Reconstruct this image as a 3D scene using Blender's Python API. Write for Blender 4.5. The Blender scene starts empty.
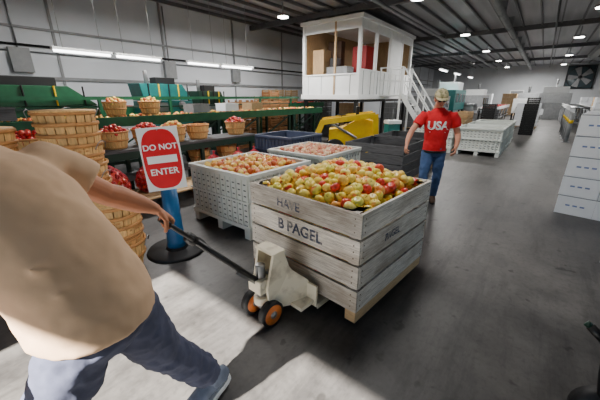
import bpy, math, random
import numpy as np
from mathutils import Vector, Matrix, Euler
from mathutils.bvhtree import BVHTree
random.seed(7)
BA=math.radians(52.3)
D1=Vector((math.cos(BA),math.sin(BA),0)); D2=Vector((-math.sin(BA),math.cos(BA),0))
def W(a,b,z=0): return D1*a+D2*b+Vector((0,0,z))
def lin(r,g,b):
    f=lambda c:(c/255/12.92) if c/255<=.04045 else ((c/255+.055)/1.055)**2.4
    return (f(r),f(g),f(b),1)
# ---------------------------------------------------------------- materials
def mat(name,col,rough=.6,metal=0,var=.25,scale=6,bump=0,bscale=40,island=0,stretch=None,emit=0,spec=.5,col2=None,thr=None):
    m=bpy.data.materials.new(name); m.use_nodes=True
    nt=m.node_tree; N=nt.nodes; L=nt.links; bs=N['Principled BSDF']
    bs.inputs['Roughness'].default_value=rough; bs.inputs['Metallic'].default_value=metal
    bs.inputs['Specular IOR Level'].default_value=spec
    tc=N.new('ShaderNodeTexCoord'); mp=N.new('ShaderNodeMapping'); L.new(tc.outputs['Object'],mp.inputs[0])
    if stretch: mp.inputs['Scale'].default_value=stretch
    no=N.new('ShaderNodeTexNoise'); no.inputs['Scale'].default_value=scale; no.inputs['Detail'].default_value=5
    L.new(mp.outputs[0],no.inputs['Vector'])
    rp=N.new('ShaderNodeValToRGB')
    c=lin(*col)
    if col2: ca=c; cb=lin(*col2)
    else:
        ca=tuple(min(1,x*(1-var)) for x in c[:3])+(1,); cb=tuple(min(1,x*(1+var)) for x in c[:3])+(1,)
    rp.color_ramp.elements[0].color=ca; rp.color_ramp.elements[1].color=cb
    t=thr or (.3,.7)
    rp.color_ramp.elements[0].position=t[0]; rp.color_ramp.elements[1].position=t[1]
    L.new(no.outputs['Fac'],rp.inputs[0]); out=rp.outputs[0]
    if island:
        ge=N.new('ShaderNodeNewGeometry'); hs=N.new('ShaderNodeHueSaturation')
        mr=N.new('ShaderNodeMapRange'); mr.inputs['To Min'].default_value=1-island; mr.inputs['To Max'].default_value=1+island
        L.new(ge.outputs['Random Per Island'],mr.inputs['Value']); L.new(mr.outputs[0],hs.inputs['Value'])
        L.new(out,hs.inputs['Color']); out=hs.outputs[0]
    L.new(out,bs.inputs['Base Color'])
    if bump:
        n2=N.new('ShaderNodeTexNoise'); n2.inputs['Scale'].default_value=bscale; n2.inputs['Detail'].default_value=4
        L.new(mp.outputs[0],n2.inputs['Vector'])
        bp=N.new('ShaderNodeBump'); bp.inputs['Strength'].default_value=bump; bp.inputs['Distance'].default_value=.01
        L.new(n2.outputs['Fac'],bp.inputs['Height']); L.new(bp.outputs[0],bs.inputs['Normal'])
    if emit:
        bs.inputs['Emission Color'].default_value=c; bs.inputs['Emission Strength'].default_value=emit
    return m
def applemat(name,cols,blush,amount=(.45,.6)):
    m=bpy.data.materials.new(name); m.use_nodes=True
    nt=m.node_tree; N=nt.nodes; L=nt.links; bs=N['Principled BSDF']; bs.inputs['Roughness'].default_value=.28
    ge=N.new('ShaderNodeNewGeometry'); rp=N.new('ShaderNodeValToRGB'); cr=rp.color_ramp
    cr.interpolation='CONSTANT'
    for i,cc in enumerate(cols):
        if i<2: e=cr.elements[i]
        else: e=cr.elements.new(i/len(cols))
        e.position=i/len(cols); e.color=lin(*cc)
    L.new(ge.outputs['Random Per Island'],rp.inputs[0])
    tc=N.new('ShaderNodeTexCoord'); no=N.new('ShaderNodeTexNoise'); no.inputs['Scale'].default_value=13; no.inputs['Detail'].default_value=2
    L.new(tc.outputs['Object'],no.inputs['Vector'])
    r2=N.new('ShaderNodeValToRGB'); r2.color_ramp.elements[0].position=amount[0]; r2.color_ramp.elements[1].position=amount[1]
    L.new(no.outputs['Fac'],r2.inputs[0])
    mx=N.new('ShaderNodeMixRGB'); L.new(r2.outputs[0],mx.inputs[0]); L.new(rp.outputs[0],mx.inputs[1]); mx.inputs[2].default_value=lin(*blush)
    L.new(mx.outputs[0],bs.inputs['Base Color'])
    return m
def woodmat(name,light,dark,stain):
    m=bpy.data.materials.new(name);m.use_nodes=True
    nt=m.node_tree;N=nt.nodes;L=nt.links;bs=N['Principled BSDF'];bs.inputs['Roughness'].default_value=.85;bs.inputs['Specular IOR Level'].default_value=.25
    tc=N.new('ShaderNodeTexCoord');ge=N.new('ShaderNodeNewGeometry')
    ad=N.new('ShaderNodeVectorMath');ad.operation='ADD';cx=N.new('ShaderNodeCombineXYZ');ml=N.new('ShaderNodeMath');ml.operation='MULTIPLY';ml.inputs[1].default_value=37
    L.new(ge.outputs['Random Per Island'],ml.inputs[0]);
    for i in range(3): L.new(ml.outputs[0],cx.inputs[i])
    L.new(tc.outputs['Object'],ad.inputs[0]);L.new(cx.outputs[0],ad.inputs[1])
    def nz(scale,st,det=6,ro=.6):
        mp=N.new('ShaderNodeMapping');mp.inputs['Scale'].default_value=st;L.new(ad.outputs[0],mp.inputs[0])
        n=N.new('ShaderNodeTexNoise');n.inputs['Scale'].default_value=scale;n.inputs['Detail'].default_value=det;n.inputs['Roughness'].default_value=ro;L.new(mp.outputs[0],n.inputs['Vector']);return n
    def ramp(n,p0,p1,c0,c1):
        r=N.new('ShaderNodeValToRGB');r.color_ramp.elements[0].position=p0;r.color_ramp.elements[1].position=p1;r.color_ramp.elements[0].color=c0;r.color_ramp.elements[1].color=c1;L.new(n.outputs[0],r.inputs[0]);return r
    g=ramp(nz(5,(1,1,30),8,.7),.36,.62,lin(*dark),lin(*light))
    s1=ramp(nz(2.2,(1,1,2.5)),.46,.66,(0,0,0,1),(1,1,1,1))
    mx=N.new('ShaderNodeMixRGB');ml2=N.new('ShaderNodeMath');ml2.operation='MULTIPLY';ml2.inputs[1].default_value=.7;L.new(s1.outputs[0],ml2.inputs[0]);L.new(ml2.outputs[0],mx.inputs[0]);L.new(g.outputs[0],mx.inputs[1]);mx.inputs[2].default_value=lin(*stain)
    cr=ramp(nz(9,(.5,.5,40),3,.5),.31,.38,(.22,.19,.17,1),(1,1,1,1))
    m2=N.new('ShaderNodeMixRGB');m2.blend_type='MULTIPLY';m2.inputs[0].default_value=.85;L.new(mx.outputs[0],m2.inputs[1]);L.new(cr.outputs[0],m2.inputs[2])
    hs=N.new('ShaderNodeHueSaturation');mr=N.new('ShaderNodeMapRange');mr.inputs['To Min'].default_value=.8;mr.inputs['To Max'].default_value=1.2;L.new(ge.outputs['Random Per Island'],mr.inputs['Value']);L.new(mr.outputs[0],hs.inputs['Value']);L.new(m2.outputs[0],hs.inputs['Color'])
    L.new(hs.outputs[0],bs.inputs['Base Color'])
    bp=N.new('ShaderNodeBump');bp.inputs['Strength'].default_value=.5;bp.inputs['Distance'].default_value=.006;L.new(cr.outputs[0],bp.inputs['Height']);L.new(bp.outputs[0],bs.inputs['Normal'])
    return m
M_wood=woodmat('weathered_wood',(232,226,216),(176,168,158),(150,136,120))
M_wooddk=mat('weathered_wood_dark',(88,88,90),.8,var=.3,scale=4,stretch=(1.5,1.5,20),island=.2)
M_woodend=mat('raw_wood',(184,154,114),.8,var=.25,scale=6,stretch=(2,2,20),island=.1)
M_bask=mat('basket_veneer',(224,178,116),.65,var=.22,scale=8,stretch=(6,6,1),island=.18)
M_baskh=mat('basket_hoop',(190,134,78),.65,var=.2,scale=8)
M_stencil=mat('stencil_ink',(70,76,98),.9,var=.2,scale=26,col2=(150,146,142),thr=(.48,.62))
M_plastic=mat('bin_plastic',(210,214,208),.5,var=.08,scale=3)
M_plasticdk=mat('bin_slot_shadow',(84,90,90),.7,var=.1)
M_plbl=mat('bin_plastic_blue',(72,80,104),.5,var=.15)
M_green=mat('green_paint',(26,92,60),.45,var=.25,scale=5)
M_greend=mat('green_paint_dark',(20,52,40),.5,var=.25,scale=5)
M_teal=mat('teal_paint',(30,118,116),.4,var=.15)
M_steel=mat('steel',(150,152,154),.35,metal=.8,var=.12)
M_gray=mat('gray_paint',(136,138,140),.5,var=.15)
M_dark=mat('dark_rubber',(26,26,28),.6,var=.2)
M_black=mat('black_plastic',(18,18,20),.45,var=.2)
M_white=mat('white_paint',(236,238,238),.5,var=.05,scale=2)
M_cream=mat('cream_paint',(240,230,206),.45,var=.2,scale=9,col2=(166,152,128),thr=(.52,.8))
M_orange=mat('orange_wheel',(216,118,48),.5,var=.25,scale=20)
M_yel=mat('yellow_paint',(255,204,16),.4,var=.12)
M_red=mat('red_paint',(176,30,34),.5,var=.1)
M_signred=mat('sign_red',(214,18,34),.4,var=.05)
M_blue=mat('blue_plastic',(24,96,150),.45,var=.12)
M_card=mat('white_carton',(242,246,252),.7,var=.05,scale=3,island=.05)
M_cardln=mat('carton_print',(112,134,186),.7,var=.1)
M_tape=mat('carton_seam',(120,128,142),.7,var=.1)
M_glass=mat('window_glass_dark',(60,74,80),.1,var=.1)
M_tan=mat('tan_panel',(176,146,108),.7,var=.2,stretch=(8,8,1))
M_tube=mat('lamp_tube',(255,255,255),.4,var=0,emit=10)
M_led=mat('led_lamp',(255,252,245),.4,var=0,emit=22)
M_shirt=mat('beige_tee',(212,176,142),.9,var=.05,scale=5,bump=.2,bscale=9)
M_jean=mat('gray_navy_jeans',(72,76,98),.9,var=.15,scale=14,bump=.3,bscale=16)
M_jean2=mat('blue_jeans',(66,92,134),.9,var=.2,scale=10,bump=.3,bscale=16)
M_redtee=mat('red_tee',(214,22,36),.85,var=.1,scale=8,bump=.2,bscale=14)
M_skin=mat('skin_brown',(192,126,90),.55,var=.08,scale=12)
M_skin2=mat('skin_light',(214,150,122),.55,var=.08,scale=12)
M_lip=mat('lips',(170,90,80),.5,var=.05)
M_eye=mat('eye_white',(235,235,230),.3,var=0)
M_hair=mat('dark_hair',(34,26,22),.7,var=.3,scale=30)
M_hairb=mat('gray_blond_hair',(150,132,104),.7,var=.3,scale=30)
M_cap=mat('light_camo_cap',(196,184,146),.8,col2=(134,128,92),scale=22,thr=(.5,.6))
M_shoe=mat('shoe_gray_blue',(112,122,142),.7,var=.2,scale=20)
M_boot=mat('boot_brown',(80,58,42),.7,var=.2)
M_apA=applemat('apples_yellow_red',[(250,220,92),(255,232,120),(236,220,90),(248,206,92),(226,84,54),(248,218,80),(252,226,104),(226,216,84),(255,232,124),(250,212,92),(214,62,46),(246,170,80)],(222,60,42),(.58,.7))
M_apR=applemat('apples_red',[(170,22,30),(196,36,36),(150,16,26),(206,60,44)],(216,150,70),(.62,.72))
M_apY=applemat('apples_mixed',[(236,196,90),(222,150,70),(196,100,56),(240,206,110)],(190,66,46),(.58,.7))
M_apG=applemat('apples_green',[(130,176,60),(150,190,70),(170,200,80)],(190,190,90),(.6,.7))
M_apP=applemat('apples_pink',[(230,184,140),(216,140,110),(236,206,166)],(196,90,74),(.56,.68))
# ---------------------------------------------------------------- mesh builder
class B:
    def __init__(s): s.v=[];s.f=[];s.mi=[];s.mats=[];s.sm=[]
    def idx(s,m):
        if m not in s.mats: s.mats.append(m)
        return s.mats.index(m)
    def add(s,vs,fs,m,M=None,smooth=False):
        o=len(s.v)
        for v in vs:
            v=Vector(v)
            if M is not None: v=M@v
            s.v.append(tuple(v))
        k=s.idx(m)
        for f in fs: s.f.append(tuple(i+o for i in f)); s.mi.append(k); s.sm.append(smooth)
    def box(s,c,d,m,M=None):
        x,y,z=c;a,b,h=d[0]/2,d[1]/2,d[2]/2
        vs=[(x+i*a,y+j*b,z+k*h) for k in(-1,1) for j in(-1,1) for i in(-1,1)]
        s.add(vs,[(0,2,3,1),(4,5,7,6),(0,1,5,4),(2,6,7,3),(0,4,6,2),(1,3,7,5)],m,M)
    def beam(s,p0,p1,w,h,m,M=None):
        p0=Vector(p0);p1=Vector(p1);d=p1-p0;T=d.normalized()
        up=Vector((0,0,1)) if abs(T.z)<.95 else Vector((1,0,0))
        A=T.cross(up).normalized();C=A.cross(T)
        R=Matrix((T,A,C)).transposed().to_4x4();R.translation=(p0+p1)/2
        s.box((0,0,0),(d.length,w,h),m,(M@R) if M is not None else R)
    def loft(s,pts,rad,m,hint=(1,0,0),seg=16,M=None,smooth=True,caps=True,closed=False):
        P=[Vector(p) for p in pts];n=len(P);vs=[];fs=[]
        for i,p in enumerate(P):
            if closed: T=(P[(i+1)%n]-P[i-1]).normalized()
            else: T=(P[min(i+1,n-1)]-P[max(i-1,0)]).normalized()
            h=Vector(hint)
            if abs(h.normalized().dot(T))>.97: h=Vector((0,1,0)) if abs(T.y)<.9 else Vector((1,0,0))
            A=(h-h.dot(T)*T).normalized();C=T.cross(A)
            r=rad[i] if isinstance(rad,(list,tuple)) else rad
            ra,rb=r if isinstance(r,(list,tuple)) else (r,r)
            for k in range(seg):
                t=2*math.pi*k/seg
                vs.append(p+A*ra*math.cos(t)+C*rb*math.sin(t))
        for i in range(n if closed else n-1):
            j=(i+1)%n
            for k in range(seg):
                k2=(k+1)%seg
                fs.append((i*seg+k,i*seg+k2,j*seg+k2,j*seg+k))
        if caps and not closed:
            fs.append(tuple(range(seg))[::-1]);fs.append(tuple((n-1)*seg+k for k in range(seg)))
        s.add(vs,fs,m,M,smooth)
    def cyl(s,p0,p1,r,m,seg=16,M=None,r1=None,smooth=True):
        s.loft([p0,p1],[r,r if r1 is None else r1],m,seg=seg,M=M,smooth=smooth)
    def ell(s,c,r,m,M=None,su=16,sv=10):
        vs=[];fs=[]
        if not isinstance(r,(tuple,list)): r=(r,r,r)
        for j in range(1,sv):
            ph=math.pi*j/sv
            for i in range(su):
                t=2*math.pi*i/su
                vs.append((c[0]+r[0]*math.sin(ph)*math.cos(t),c[1]+r[1]*math.sin(ph)*math.sin(t),c[2]+r[2]*math.cos(ph)))
        vs.append((c[0],c[1],c[2]+r[2]));vs.append((c[0],c[1],c[2]-r[2]))
        tN=len(vs)-2;bN=len(vs)-1
        for j in range(sv-2):
            for i in range(su):
                i2=(i+1)%su
                fs.append((j*su+i,(j+1)*su+i,(j+1)*su+i2,j*su+i2))
        for i in range(su):
            i2=(i+1)%su
            fs.append((tN,i,i2));fs.append((bN,(sv-2)*su+i2,(sv-2)*su+i))
        s.add(vs,fs,m,M,True)
    def ring(s,c,R,r,m,M=None,seg=28,rs=6,rz=None):
        s.loft([(c[0]+R*math.cos(2*math.pi*i/seg),c[1]+R*math.sin(2*math.pi*i/seg),c[2]) for i in range(seg)],
               [(rz or r,r)]*seg,m,hint=(0,0,1),seg=rs,M=M,closed=True)
    def text(s,txt,size,m,M,ext=.001,bold=0):
        cu=bpy.data.curves.new('t','FONT');cu.body=txt;cu.size=size;cu.extrude=ext;cu.align_x='CENTER';cu.align_y='CENTER';cu.offset=bold
        ob=bpy.data.objects.new('t',cu);bpy.context.scene.collection.objects.link(ob)
        bpy.context.view_layer.update()
        me=bpy.data.meshes.new_from_object(ob.evaluated_get(bpy.context.evaluated_depsgraph_get()))
        s.add([v.co for v in me.vertices],[tuple(p.vertices) for p in me.polygons],m,M)
        bpy.data.objects.remove(ob);bpy.data.curves.remove(cu);bpy.data.meshes.remove(me)
    def obj(s,name,loc=(0,0,0),rz=0,parent=None,bevel=0,remesh=0,smooth=0,disp=0,dscale=.2):
        me=bpy.data.meshes.new(name);me.from_pydata(s.v,[],s.f)
        for m in s.mats: me.materials.append(m)
        me.polygons.foreach_set('material_index',s.mi);me.polygons.foreach_set('use_smooth',s.sm);me.update()
        ob=bpy.data.objects.new(name,me);bpy.context.scene.collection.objects.link(ob)
        ob.location=loc;ob.rotation_euler=(0,0,rz)
        if parent: ob.parent=parent
        if remesh:
            r=ob.modifiers.new('r','REMESH');r.mode='VOXEL';r.voxel_size=remesh;r.use_smooth_shade=True
        if smooth:
            q=ob.modifiers.new('s','SMOOTH');q.factor=.5;q.iterations=smooth
        if disp:
            tx=bpy.data.textures.new(name+'_folds','CLOUDS');tx.noise_scale=dscale;tx.noise_depth=2
            dm=ob.modifiers.new('d','DISPLACE');dm.texture=tx;dm.strength=disp;dm.mid_level=.5
            dm.texture_coords='LOCAL'
        if bevel:
            bv=ob.modifiers.new('b','BEVEL');bv.width=bevel;bv.segments=2;bv.limit_method='ANGLE';bv.angle_limit=math.radians(50)
        return ob
def empty(name,loc=(0,0,0),rz=0):
    e=bpy.data.objects.new(name,None);bpy.context.scene.collection.objects.link(e);e.location=loc;e.rotation_euler=(0,0,rz);e.empty_display_size=.1
    return e
# apple
def apple_geo(su=10,sv=8):
    vs=[];fs=[]
    for j in range(sv+1):
        ph=math.pi*j/sv; sp=math.sin(ph)
        z=.9*math.cos(ph)*(1-.38*math.exp(-(sp/.32)**2)); r=sp*(1+.07*math.cos(ph))
        if j in(0,sv): vs.append((0,0,z));continue
        for i in range(su):
            t=2*math.pi*i/su; vs.append((r*math.cos(t),r*math.sin(t),z))
    for i in range(su): fs.append((0,1+i,1+(i+1)%su))
    for j in range(sv-2):
        for i in range(su):
            a=1+j*su+i;b=1+j*su+(i+1)%su; fs.append((a,a+su,b+su,b))
    L=len(vs)-1;o=1+(sv-2)*su
    for i in range(su): fs.append((L,o+(i+1)%su,o+i))
    return vs,fs
AV,AF=apple_geo(12,10)
AVs,AFs=apple_geo(7,5)
def apples(mb,pos,r,m,low=False,M=None,stem=False):
    for p in pos:
        R=Euler((random.uniform(-.9,.9),random.uniform(-.9,.9),random.uniform(0,6))).to_matrix().to_4x4()
        rr=r*random.uniform(.88,1.1)
        T=Matrix.Translation(p)@R@Matrix.Scale(rr,4)
        if M is not None: T=M@T
        mb.add(AVs if low else AV,AFs if low else AF,m,T,True)
        if stem: mb.loft([(0,0,.5),(.03,0,.8),(.1,0,1.12)],.035,M_boot,seg=4,M=T)
def heap(hx,hy,z0,mound,sp,layers=2):
    out=[]
    for l in range(layers):
        nx=int(2*hx/sp);ny=int(2*hy/(sp*.9))
        for j in range(ny+1):
            for i in range(nx+1):
                x=-hx+i*sp+(j%2)*sp/2+random.uniform(-.2,.2)*sp; y=-hy+j*sp*.9+random.uniform(-.2,.2)*sp
                if abs(x)>hx or abs(y)>hy: continue
                q=max(abs(x)/hx,abs(y)/hy)
                out.append((x,y,z0-l*sp*.75+mound*(1-q**2)+random.uniform(-.2,.3)*sp))
    return out
def heap_round(R,z0,mound,sp,layers=1):
    return [(p[0],p[1],p[2]+mound*(1-(math.hypot(p[0],p[1])/R)**2)) for p in heap(R,R,z0,0,sp,layers) if math.hypot(p[0],p[1])<R]

# ================================================================ ROOM
AMIN,AMAX,BMIN,BMAX,H=-2.6,38.,-9.,10.4,4.5
M_floor=bpy.data.materials.new('concrete_floor');M_floor.use_nodes=True
nt=M_floor.node_tree;N=nt.nodes;L=nt.links;bs=N['Principled BSDF']
tc=N.new('ShaderNodeTexCoord')
def noise(sc,det,rough=.6,st=None):
    n=N.new('ShaderNodeTexNoise');n.inputs['Scale'].default_value=sc;n.inputs['Detail'].default_value=det;n.inputs['Roughness'].default_value=rough
    if st:
        mp=N.new('ShaderNodeMapping');mp.inputs['Scale'].default_value=st;L.new(tc.outputs['Object'],mp.inputs[0]);L.new(mp.outputs[0],n.inputs['Vector'])
    else: L.new(tc.outputs['Object'],n.inputs['Vector'])
    return n
def ramp(n,p0,p1,c0,c1):
    r=N.new('ShaderNodeValToRGB');r.color_ramp.elements[0].position=p0;r.color_ramp.elements[1].position=p1;r.color_ramp.elements[0].color=c0;r.color_ramp.elements[1].color=c1;L.new(n.outputs[0],r.inputs[0]);return r
def mult(a,b,f):
    mx=N.new('ShaderNodeMixRGB');mx.blend_type='MULTIPLY';mx.inputs[0].default_value=f;L.new(a.outputs[0],mx.inputs[1]);L.new(b.outputs[0],mx.inputs[2]);return mx
n2=noise(3.,8,.7)
c=ramp(noise(.45,6),.35,.68,lin(72,70,70),lin(106,103,100))
c=mult(c,ramp(n2,.36,.6,(.5,.5,.5,1),(1,1,1,1)),.8)
c=mult(c,ramp(noise(22,4),.3,.5,(.65,.65,.65,1),(1,1,1,1)),.7)
c=mult(c,ramp(noise(1.1,7,.75,(.35,2.2,1)),.40,.52,(.5,.5,.51,1),(1,1,1,1)),.75)
c=mult(c,ramp(noise(5,3,.5),.31,.35,(.4,.39,.38,1),(1,1,1,1)),.85)
L.new(c.outputs[0],bs.inputs['Base Color'])
rr=N.new('ShaderNodeMapRange');rr.inputs['To Min'].default_value=.3;rr.inputs['To Max'].default_value=.65;L.new(n2.outputs[0],rr.inputs['Value']);L.new(rr.outputs[0],bs.inputs['Roughness'])
bpn=N.new('ShaderNodeBump');bpn.inputs['Strength'].default_value=.15;bpn.inputs['Distance'].default_value=.01;L.new(n2.outputs[0],bpn.inputs['Height']);L.new(bpn.outputs[0],bs.inputs['Normal'])
M_wallL=mat('painted_wall_panel',(214,218,224),.7,var=.08,scale=.8)
M_wallB=mat('back_wall_panel',(188,192,196),.7,var=.12,scale=.5)
M_ceil=mat('metal_ceiling',(150,150,154),.45,metal=.15,var=.25,scale=1.2,stretch=(.15,3,1))
M_beam=mat('ceiling_beam',(92,92,94),.5,metal=.2,var=.15)
def slab(name,a0,a1,b0,b1,z0,z1,m):
    mb=B();mb.box(((a0+a1)/2,(b0+b1)/2,(z0+z1)/2),(a1-a0,b1-b0,z1-z0),m);return mb.obj(name,rz=BA)
slab('floor',AMIN-6,AMAX,BMIN-4,BMAX,-.1,0,M_floor)
slab('ceiling',AMIN,AMAX,BMIN,BMAX,H,H+.1,M_ceil)
slab('wall_left',AMIN,AMAX,BMAX,BMAX+.15,0,H,M_wallL)
slab('wall_back',AMAX,AMAX+.15,BMIN,BMAX,0,H,M_wallB)
HD=3.36;DL=2.6
mb=B() # wall_front with door opening
mb.box((AMIN-.07,(BMIN+.12)/2,H/2),(.15,.12-BMIN,H),M_wallB);mb.box((AMIN-.07,(DL+BMAX)/2,H/2),(.15,BMAX-DL,H),M_wallB)
mb.box((AMIN-.07,(.12+DL)/2,(HD+H)/2),(.15,DL-.12,H-HD),M_wallB);mb.obj('wall_front',rz=BA)
mb=B() # wall_right, out of view; dock openings added to let in sky light
mb.box(((AMIN-0.5)/2,BMIN-.07,H/2),(-.5-AMIN,.15,H),M_wallB)
mb.box(((9+AMAX)/2,BMIN-.07,H/2),(AMAX-9,.15,H),M_wallB);mb.box((4.25,BMIN-.07,(3.6+H)/2),(9.5,.15,H-3.6),M_wallB);mb.obj('wall_right',rz=BA)
mb=B()
b=BMIN+1;k=0
while b<BMAX:
    mb.box(((AMIN+AMAX)/2,b,H-.05),(AMAX-AMIN-.2,.05,.09),M_beam);b+=.62;k+=1
a=3
while a<AMAX: mb.box((a,(BMIN+BMAX)/2,H-.14),(.12,BMAX-BMIN-.1,.18),M_beam);a+=7
mb.obj('ceiling_beams',rz=BA)
mb=B()
mb.cyl((AMIN+.2,1.6,H-.36),(AMAX-.2,1.6,H-.36),.10,M_gray,12);mb.cyl((AMIN+.2,4.3,H-.31),(AMAX-.2,4.3,H-.31),.05,M_steel,8);mb.cyl((AMIN+.2,.2,H-.28),(AMAX-.2,.2,H-.28),.03,M_black,8)
mb.box((14,-1.9,H-.36),(30,.4,.26),M_gray)
for a in np.arange(0,34,2.5):
    mb.box((a,1.6,H-.17),(.03,.22,.3),M_steel);mb.ring((0,0,0),.11,.012,M_steel,Matrix.Translation((a,1.6,H-.36))@Matrix.Rotation(math.pi/2,4,'Y'),seg=14)
mb.obj('ceiling_ducts',rz=BA)
mb=B()
mb.box((18,BMAX-.04,3.25),(40,.05,.05),M_gray);mb.box((18,BMAX-.04,2.1),(40,.05,.08),M_gray);mb.cyl((-2,BMAX-.06,2.85),(37,BMAX-.06,2.85),.03,M_black,8);mb.cyl((-2,BMAX-.06,2.7),(37,BMAX-.06,2.7),.02,M_steel,8)
for a in range(0,38,3): mb.box((a,BMAX-.02,H/2),(.06,.03,H-.02),M_gray)
for a in(2.2,6.1,9.0): mb.box((a,BMAX-.08,2.5),(.4,.14,.55),M_gray);mb.cyl((a,BMAX-.06,2.7),(a,BMAX-.06,H-.1),.02,M_steel,8)
mb.obj('trim_wall_conduit',rz=BA)
# lamps
for a0,a1 in((2.28,3.42),(3.5,4.62),(5.4,6.5),(6.6,7.9)):
    mb=B();c=(a0+a1)/2
    mb.box((c,8.2,2.6),(a1-a0,.14,.05),M_white);mb.cyl((a0+.03,8.2,2.555),(a1-.03,8.2,2.555),.028,M_tube,10)
    for q in(a0+.2,a1-.2): mb.cyl((q,8.2,2.62),(q,8.2,H-.02),.006,M_steel,6)
    mb.obj('fluorescent_lamp',rz=BA)
for a0,b0,zz in((16,8.2,3.0),(19.5,8.2,3.0),(17,4.2,2.9),(20,4.2,2.9),(24,4.2,2.9)):
    mb=B();mb.box((a0,b0,zz),(1.3,.14,.05),M_white);mb.cyl((a0-.6,b0,zz-.04),(a0+.6,b0,zz-.04),.03,M_tube,8)
    for q in(a0-.5,a0+.5): mb.cyl((q,b0,zz+.02),(q,b0,H-.02),.006,M_steel,6)
    mb.obj('fluorescent_lamp',rz=BA)
def area(a,b,z,sz,e,col=(1,.97,.93)):
    l=bpy.data.lights.new('high_bay_light','AREA');l.shape='DISK';l.size=sz;l.energy=e;l.color=col
    o=bpy.data.objects.new('high_bay_light',l);bpy.context.scene.collection.objects.link(o);o.location=W(a,b,z)
for (a,b) in((8.3,7.1),(15.1,3.1),(18.6,-.65),(21,3.1),(13,-.8),(26,-.65),(27,3.1),(9,3.1),(33,3.1),(33,-.65)):
    mb=B();mb.cyl((0,0,.0),(0,0,.06),.2,M_gray,20);mb.cyl((0,0,-.02),(0,0,0),.17,M_led,20);mb.cyl((0,0,.06),(0,0,.42),.02,M_steel,8)
    mb.obj('high_bay_lamp',W(a,b,H-.45))
for (a,b,e) in((3.5,6.5,210),(3,1.5,85),(8.3,7.1,250),(9,2.2,150),(15.1,3.1,210),(18,-2.5,190),(24,5,300),(26,0,300),(34,1,560)):
    area(a,b,H-.62,.9,e)

# ================================================================ WOOD APPLE BIN
BR=math.radians(46.8);BC=Vector((.382,2.664,0));BS=1.19
def wood_bin(name,loc,rz,s=1.13,z0=.1,zt=.92,m=M_wood,nb=4,stencil=False,gap=.022):
    mb=B();h=s/2;H_=zt-z0;bh=(H_-gap*(nb-1))/nb;t=.022
    for i in range(nb):
        z=z0+bh/2+i*(bh+gap)
        for sg in(-1,1):
            j=random.uniform(-.005,.005)
            mb.box((sg*(h-t/2)+j*.5,j,z),(t,s-.002,bh),m)
            if sg>0: mb.box((0+j,sg*(h-t*1.5),z),(s-2*t-.01,t,bh),m)
            else: mb.box((0+j,-(h-t/2)-.001,z),(s-2*t-.004,t,bh),m)
    for x in(-1,1):
        for y in(-1,1):
            mb.box((x*(h-t-.03),y*(h-2*t-.03),(z0+zt)/2),(.06,.06,H_-.01),m)
            mb.add([(x*(h-t-.06),y*(h-t*2),zt-.004),(x*(h-t),y*(h-t*2-.06),zt-.004),(x*(h-t-.17),y*(h-t*2),zt-.004),(x*(h-t),y*(h-t*2-.17),zt-.004)],[(0,1,3,2),(2,3,1,0)],m)
    mb.box((0,0,z0+.015),(s-.05,s-.05,.02),m)
    for y in(-1,0,1):
        mb.box((0,y*(h-.05),z0-.05),(s-.01,.09,.095),M_woodend)
    for i in range(nb):
        z=z0+bh/2+i*(bh+gap)
        for y in(-h+.05,h-.05):
            for dz in(-.05,.0,.05):
                mb.cyl((-h-.003,y,z+dz),(-h+.004,y,z+dz),.005,M_boot,6);mb.cyl((y,-h-.004,z+dz),(y,-h+.004,z+dz),.005,M_boot,6)
    if stencil:
        R=Matrix(((0,0,-1,0),(-1,0,0,0),(0,1,0,0),(0,0,0,1)))
        zz=lambda i:z0+bh/2+i*(bh+gap)
        mb.text('HAVE',.105,M_stencil,Matrix.Translation((-h-.0035,.1,zz(3)-.01))@R,bold=.001)
        mb.text('B PAGEL',.13,M_stencil,Matrix.Translation((-h-.0035,-.02,zz(2)))@R,bold=.003)
        R2=Matrix(((1,0,0,0),(0,0,-1,0),(0,1,0,0),(0,0,0,1)))
        mb.text('PAGEL',.085,M_stencil,Matrix.Translation((-.12,-h-.0045,zz(2)))@R2,bold=.001)
    return mb.obj(name,loc,rz,bevel=.003)
wood_bin('wooden_apple_bin',BC,BR,s=BS,z0=.135,zt=.915,stencil=True)
mb=B()
apples(mb,heap(.54,.52,.87,.18,.083,2),.0445,M_apA,stem=True)
side=[]
for i in range(13):
    for k_ in range(8):
        z=.21+k_*.082
        side.append((-.52,-.50+i*.082,z));side.append((-.49+i*.082,-.505,z))
apples(mb,side,.042,M_apA,low=True)
mb.box((0,0,.47),(.95,.95,.6),M_apA)
mb.obj('apple_heap',BC,BR)

# ================================================================ PALLET JACK
pj=empty('pallet_jack',BC,BR)
mb=B();O=-.03
for y in(-.2,.2):
    mb.box((-.05,y,.062),(1.19,.15,.03),M_cream);mb.box((-.05,y-.07,.05),(1.19,.012,.045),M_cream);mb.box((-.05,y+.07,.05),(1.19,.012,.045),M_cream)
    mb.cyl((.4,y-.045,.038),(.4,y+.045,.038),.036,M_orange,16)
mb.box((-.655,0,.15),(.02,.55,.19),M_cream)
mb.box((-.73,0,.095),(.16,.5,.03),M_cream)
for y in(-.17,.17):
    q=[(-.65,y,.05),(-.98,y*.45,.12),(-1.0,y*.45,.30),(-.94,y*.5,.56),(-.84,y*.5,.57),(-.79,y*.6,.40),(-.65,y,.26)]
    vs=[(a_,b_-.012,c_) for a_,b_,c_ in q]+[(a_,b_+.012,c_) for a_,b_,c_ in q];n=7
    mb.add(vs,[tuple(range(n)),tuple(range(n,2*n))[::-1]]+[(i,n+i,n+(i+1)%n,(i+1)%n) for i in range(n)],M_cream)
mb.box((-.89,0,.57),(.12,.21,.02),M_cream);mb.beam((-.66,0,.25),(-.88,0,.54),.12,.015,M_cream)
mb.obj('frame_forks',parent=pj,bevel=.004)
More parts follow.
